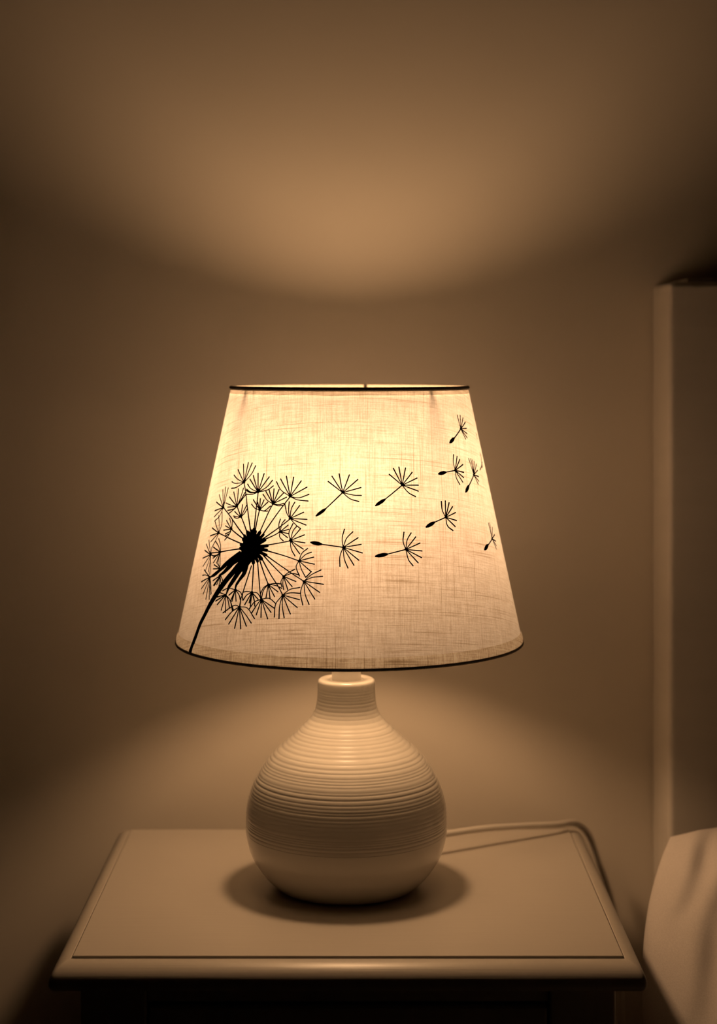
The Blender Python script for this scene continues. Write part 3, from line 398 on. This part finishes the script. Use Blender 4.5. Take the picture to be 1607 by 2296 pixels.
SEEDS=[[[[-2.33,-68.6,0.66],[-8.03,-61.33,0.85]],[[-2.33,-68.6,0.66],[-6.57,-57.87,0.85]],[[-2.33,-68.6,0.66],[-3.78,-56.3,0.85]],[[-2.33,-68.6,0.66],[0.24,-56.9,0.85]],[[-2.33,-68.6,0.66],[3.5,-60.0,0.86]],[[-2.33,-68.6,0.66],[4.65,-65.34,0.86]],[[-2.33,-68.6,0.66],[1.66,-70.23,0.69],[4.75,-70.51,0.86]],[[-2.33,-68.6,0.66],[0.48,-72.68,0.69],[3.74,-74.49,0.86]],[[-12.06,-84.1,1.0],[-11.21,-82.92,2.0],[-10.36,-81.75,2.21],[-9.51,-80.58,2.1],[-8.66,-79.41,1.1]],[[-8.66,-79.41,0.74],[-2.33,-68.6,0.86]],[[-2.5,-68.6,1.39],[-2.16,-68.6,1.39]]],[[[21.06,-64.2,0.71],[16.02,-56.79,0.9]],[[21.06,-64.2,0.72],[17.94,-52.98,0.92]],[[21.06,-64.2,0.72],[20.31,-52.18,0.93]],[[21.06,-64.2,0.7],[23.1,-52.91,0.93]],[[21.06,-64.2,0.68],[25.83,-55.89,0.9]],[[21.06,-64.2,0.66],[27.79,-59.77,0.86]],[[21.06,-64.2,0.67],[28.01,-64.56,0.87]],[[21.06,-64.2,0.69],[27.73,-68.53,0.91]],[[21.06,-64.2,0.71],[23.4,-69.22,0.75],[26.27,-72.06,0.92]],[[10.1,-77.3,1.03],[11.01,-76.29,2.06],[11.93,-75.28,2.29],[12.86,-74.28,2.18],[13.8,-73.27,1.15]],[[13.8,-73.27,0.72],[21.06,-64.2,0.86]],[[20.87,-64.19,1.4],[21.24,-64.21,1.4]]],[[[-1.94,-104.42,0.65],[-2.35,-98.61,0.69],[-1.55,-92.63,0.85]],[[-1.94,-104.42,0.65],[-0.78,-98.6,0.69],[1.47,-94.3,0.85]],[[-1.94,-104.42,0.65],[3.32,-98.21,0.85]],[[-1.94,-104.42,0.65],[4.39,-102.53,0.85]],[[-1.94,-104.42,0.65],[4.72,-108.08,0.85]],[[-1.94,-104.42,0.65],[3.47,-112.75,0.85]],[[-1.94,-104.42,0.65],[1.79,-116.0,0.85]],[[-1.94,-104.42,0.65],[-1.55,-111.72,0.68],[-0.26,-117.85,0.84]],[[-1.94,-104.42,0.65],[-3.04,-110.22,0.68],[-3.0,-116.76,0.85]],[[-13.52,-101.53,1.17],[-12.54,-101.78,2.34],[-11.57,-102.04,2.6],[-10.61,-102.29,2.47],[-9.65,-102.55,1.3]],[[-9.65,-102.55,0.72],[-1.94,-104.42,0.85]],[[-2.09,-104.42,1.37],[-1.78,-104.42,1.37]]],[[[20.5,-106.5,0.71],[19.7,-101.26,0.74],[20.28,-95.19,0.91]],[[20.5,-106.5,0.7],[21.3,-100.35,0.73],[23.05,-95.88,0.9]],[[20.5,-106.5,0.67],[24.76,-98.57,0.89]],[[20.5,-106.5,0.65],[26.23,-102.77,0.85]],[[20.5,-106.5,0.66],[26.69,-108.02,0.86]],[[20.5,-106.5,0.68],[26.27,-112.37,0.9]],[[20.5,-106.5,0.7],[24.72,-115.53,0.93]],[[20.5,-106.5,0.71],[21.14,-113.05,0.75],[22.69,-117.33,0.92]],[[9.4,-110.37,1.17],[10.43,-110.07,2.34],[11.45,-109.77,2.6],[12.49,-109.47,2.47],[13.53,-109.18,1.3]],[[13.53,-109.18,0.71],[20.5,-106.5,0.85]],[[20.33,-106.49,1.38],[20.67,-106.52,1.38]]],[[[57.73,-28.05,0.87],[56.89,-18.6,1.13]],[[57.73,-28.05,0.87],[59.53,-18.72,1.13]],[[57.73,-28.05,0.87],[61.88,-20.53,1.13]],[[57.73,-28.05,0.87],[63.5,-23.66,1.13]],[[57.73,-28.05,0.7],[63.48,-27.96,0.93]],[[57.73,-28.05,0.87],[62.91,-31.64,1.13]],[[57.73,-28.05,0.87],[62.19,-34.59,1.13]],[[57.73,-28.05,0.87],[60.52,-35.26,1.13]],[[47.66,-37.06,1.21],[48.54,-36.3,2.45],[49.44,-35.55,2.75],[50.36,-34.79,2.65],[51.31,-34.03,1.42]],[[51.31,-34.03,0.96],[57.73,-28.05,1.13]],[[57.34,-28.03,1.54],[58.13,-28.07,1.55]]],[[[48.2,-56.0,0.87],[47.88,-50.43,0.92],[48.79,-45.34,1.13]],[[48.2,-56.0,0.87],[50.98,-46.71,1.13]],[[48.2,-56.0,0.87],[52.55,-48.85,1.13]],[[48.2,-56.0,0.76],[54.23,-52.44,1.06]],[[48.2,-56.0,0.77],[53.82,-57.9,1.06]],[[48.2,-56.0,0.87],[53.05,-61.38,1.13]],[[48.2,-56.0,0.87],[51.84,-64.3,1.13]],[[48.2,-56.0,0.87],[48.12,-61.03,0.92],[49.65,-65.81,1.13]],[[38.39,-57.67,1.14],[39.37,-57.45,2.29],[40.37,-57.24,2.54],[41.39,-57.02,2.42],[42.43,-56.81,1.27]],[[42.43,-56.81,0.74],[48.2,-56.0,0.88]],[[47.91,-55.98,1.47],[48.48,-56.02,1.47]]],[[[61.67,-60.27,0.87],[59.85,-48.82,1.13]],[[61.67,-60.27,0.87],[61.79,-49.24,1.13]],[[61.67,-60.27,0.87],[63.28,-50.14,1.13]],[[61.67,-60.27,0.87],[64.69,-51.3,1.13]],[[61.67,-60.27,0.87],[66.63,-53.28,1.13]],[[61.67,-60.27,0.87],[64.71,-58.52,0.92],[66.53,-57.67,1.13]],[[61.67,-60.27,0.87],[66.27,-62.03,1.13]],[[61.67,-60.27,0.87],[65.47,-65.2,1.13]],[[61.67,-60.27,0.87],[64.23,-67.07,1.13]],[[52.68,-71.16,1.3],[53.43,-70.16,2.59],[54.21,-69.17,2.88],[55.01,-68.17,2.73],[55.84,-67.18,1.44]],[[55.84,-67.18,0.96],[61.67,-60.27,1.13]],[[61.25,-60.23,1.56],[62.09,-60.31,1.57]]],[[[75.5,-52.3,0.87],[75.59,-49.69,0.92],[75.88,-46.04,1.13]],[[75.5,-52.3,0.87],[77.17,-49.31,0.92],[77.26,-47.21,1.13]],[[75.5,-52.3,0.87],[75.94,-53.92,0.92],[74.77,-56.42,1.13]],[[75.5,-52.3,0.87],[73.26,-55.22,0.92],[69.64,-57.72,1.13]],[[75.5,-52.3,0.87],[74.83,-54.33,0.92],[73.23,-56.52,1.13]],[[75.5,-52.3,0.87],[76.66,-52.94,1.13]]],[[[38.94,-86.86,0.87],[37.72,-82.04,0.92],[37.84,-76.21,1.13]],[[38.94,-86.86,0.87],[39.88,-76.05,1.13]],[[38.94,-86.86,0.86],[41.7,-77.46,1.13]],[[38.94,-86.86,0.79],[43.25,-80.2,1.08]],[[38.94,-86.86,0.68],[44.4,-84.31,0.9]],[[38.94,-86.86,0.73],[44.25,-89.67,0.98]],[[38.94,-86.86,0.83],[43.02,-93.5,1.13]],[[38.94,-86.86,0.87],[39.19,-92.57,0.92],[41.56,-96.05,1.1]],[[29.46,-92.5,1.14],[30.42,-91.78,2.29],[31.4,-91.06,2.55],[32.39,-90.34,2.43],[33.39,-89.62,1.28]],[[33.39,-89.62,0.73],[38.94,-86.86,0.88]],[[38.72,-86.84,1.42],[39.16,-86.88,1.42]]],[[[67.36,-105.62,0.87],[66.79,-94.57,1.13]],[[67.36,-105.62,0.87],[68.22,-94.8,1.13]],[[67.36,-105.62,0.87],[70.42,-98.0,1.13]],[[67.36,-105.62,0.87],[68.51,-104.89,0.92],[71.48,-103.36,1.13]],[[67.36,-105.62,0.87],[71.31,-107.98,1.13]],[[67.36,-105.62,0.87],[70.77,-110.99,1.13]],[[67.36,-105.62,0.87],[69.98,-113.16,1.13]],[[58.63,-111.46,1.37],[59.5,-110.82,2.75],[60.39,-110.18,3.05],[61.32,-109.54,2.9],[62.29,-108.91,1.53]],[[62.29,-108.91,0.96],[67.36,-105.62,1.13]],[[66.87,-105.53,1.62],[67.86,-105.7,1.65]]],[[[76.65,-34.54,0.87],[76.39,-31.89,1.13]],[[76.65,-34.54,0.87],[77.1,-32.99,1.13]],[[76.65,-34.54,0.87],[76.23,-36.08,1.13]]]]

def print_mesh(name, strokes):
    bm = bmesh.new()
    for st in strokes: ribbon(bm, st)
    for f in bm.faces:
        f.normal_update()
    o = obj(name, bm, M_ink, shade)
    return o
pd = print_mesh('dandelion_print', DANDELION)
pd['label'] = 'black dandelion clock with bent stem'
for sd in SEEDS:
    o = print_mesh('seed_print', sd); o['label'] = 'black drifting dandelion seed'

from mathutils import Matrix
_p = Vector((sx, sy, Z(ZT)))
shade.matrix_local = Matrix.Translation(_p) @ Matrix.Rotation(math.radians(-0.6), 4, 'X') @ Matrix.Translation(-_p)
# power cord: leaves the back of the base, runs over the rear corner and drops behind
cord_pts = [(0.030, 1.338, TABLE_Z + 0.0150), (0.050, 1.350, TABLE_Z + 0.0152), (0.066, 1.360, TABLE_Z + 0.0150), (0.100, 1.380, TABLE_Z + 0.0140),
            (0.134, 1.400, TABLE_Z + 0.0105), (0.158, 1.4150, TABLE_Z + 0.0072), (0.1755, 1.433, TABLE_Z + 0.0034), (0.1885, 1.4485, TABLE_Z - 0.010), (0.197, 1.455, TABLE_Z - 0.032),
            (0.207, 1.458, TABLE_Z - 0.060), (0.2135, 1.459, TABLE_Z - 0.090), (0.217, 1.459, TABLE_Z - 0.14), (0.216, 1.459, 0.25), (0.21, 1.452, 0.12), (0.20, 1.44, 0.0035)]
bm = bmesh.new()
tube(bm, [(x - LAMP[0], y - LAMP[1], z - TABLE_Z) for x, y, z in catmull(cord_pts, 10)], 0.0026, 12)
cord = obj('power_cord', bm, M_cord, lamp)

# ------------------------------------------------------------------ bed
bed = empty('bed', (0.95, 0.5, 0), 'cream panelled bed with upright headboard against the wall at right', 'bed')
def bpart(name, dims, m, bevel=0.004, parent=bed, seg=4):
    bm = bmesh.new(); x0, x1, y0, y1, z0, z1 = dims
    box(bm, x0 - 0.95, x1 - 0.95, y0 - 0.5, y1 - 0.5, z0, z1)
    return obj(name, bm, m, parent, bevel=bevel, seg=seg)
hb = bpart('headboard', (0.2476, 1.68, 1.4118, 1.4880, 0.30, 0.9923), M_head, bevel=0.0048)
bpart('cap_rail', (0.2640, 1.672, 1.4190, 1.4880, 0.9915, 0.9954), M_head, 0.0008, parent=hb)
bpart('bed_frame', (0.27, 1.66, -0.60, 1.4118, 0.10, 0.20), M_head)
for x in (0.262, 1.61):
    for y in (-0.59, 1.415):
        bpart('leg', (x, x + 0.055, y, y + 0.055, 0, 0.30 if y > 0 else 0.15), M_head)
bpart('mattress', (0.275, 1.655, -0.59, 1.398, 0.1995, 0.335), M_sheet, bevel=0.035, seg=6)

# pillow propped on the headboard
def pillow():
    bm = bmesh.new(); W, H, T = 0.33, 0.17, 0.066
    n, mth = 110, 80
    top, bot = {}, {}
    def shape(u, v, side):
        # puffed profile with drawn-in corners
        e = max(0.0, (1 - abs(u) ** 3.4)) ** 0.52 * max(0.0, (1 - abs(v) ** 3.0)) ** 0.55
        x = W * u * (1 - 0.08 * abs(v) ** 2.5) - 0.08 * (H - H * v) * (u < 0) * -u; y = H * v * (1 - 0.12 * abs(u) ** 3)
        h = T * e * side
        if side > 0:
            p = Vector((x * 9, y * 9, 3.1))
            h += 0.0030 * noise.noise(p) * e + 0.0015 * noise.noise(p * 2.7) * e
            # creases fanning out of the upper left corner
            for (ax, ay, bx, by, dep, wid) in CREASES:
                dx, dy = bx - ax, by - ay; L2 = dx*dx + dy*dy
                t = max(0, min(1, ((x - ax) * dx + (y - ay) * dy) / L2))
                cx_, cy_ = ax + dx * t, ay + dy * t
                cy_ += 0.004 * math.sin(t * 7)
                d = ((x - cx_) * dy - (y - cy_) * dx) / math.sqrt(L2)
                dd = math.hypot(x - cx_, y - cy_)
                h -= dep * math.exp(-(dd / wid) ** 2) * math.sin(PI * min(1, 0.15 + t * 0.85)) * min(1, 2 * e)
                h += dep * 0.5 * math.exp(-((dd - wid * 1.8) / wid) ** 2) * math.sin(PI * min(1, 0.15 + t * 0.85)) * min(1, 2 * e)
        return (x, y, h)
    for i in range(n + 1):
        for j in range(mth + 1):
            u = math.sin((i / n * 2 - 1) * PI / 2); v = math.sin((j / mth * 2 - 1) * PI / 2)
            edge = i in (0, n) or j in (0, mth)
            top[i, j] = bm.verts.new(shape(u, v, 1))
            bot[i, j] = top[i, j] if edge else bm.verts.new(shape(u, v, -0.8))
    for i in range(n):
        for j in range(mth):
            bm.faces.new((top[i, j], top[i+1, j], top[i+1, j+1], top[i, j+1]))
            bm.faces.new((bot[i, j+1], bot[i+1, j+1], bot[i+1, j], bot[i, j]))
    return bm
CREASES = [(-0.262, 0.168, -0.312, 0.050, 0.007, 0.007), (-0.278, 0.070, -0.312, -0.040, 0.005, 0.009), (-0.22, 0.15, -0.25, 0.02, 0.004, 0.012)]
pil = obj('pillow', pillow(), M_linen)
pil['label'] = 'plump creased white cotton pillow leaning against the headboard beside the nightstand'
pil['category'] = 'pillow'
from mathutils import Matrix
lean = math.radians(38)
Rm = Matrix.Rotation(lean, 4, 'X') @ Matrix.Rotation(math.radians(0), 4, 'Z')
pil.matrix_world = Matrix.Translation((0.542, 1.232, 0.474)) @ Rm

# ------------------------------------------------------------------ camera and view
cam = bpy.data.cameras.new('camera'); co = bpy.data.objects.new('camera', cam); COL.objects.link(co)
co.location = (0, 0, EYE); co.rotation_euler = (PI / 2, 0, 0)
cam.sensor_fit = 'VERTICAL'; cam.sensor_height = 36; cam.sensor_width = 36 * 1607 / 2296
cam.lens = 3960 / 2296 * 36
cam.shift_y = -(1148 - 762) / 2296
cam.clip_start = 0.02
cam.dof.use_dof = True; cam.dof.focus_distance = 1.19; cam.dof.aperture_fstop = 5.0
S.camera = co
w = bpy.data.worlds.new('world'); S.world = w; w.use_nodes = True
w.node_tree.nodes['Background'].inputs['Color'].default_value = (0, 0, 0, 1)
S.view_settings.view_transform = 'Standard'; S.view_settings.look = 'None'
S.view_settings.gamma = 1; S.view_settings.use_curve_mapping = False
S.view_settings.exposure = 0
S.cycles.use_denoising = True
S.cycles.max_bounces = 10; S.cycles.diffuse_bounces = 6
S.cycles.sample_clamp_indirect = 0
S.cycles.caustics_reflective = False
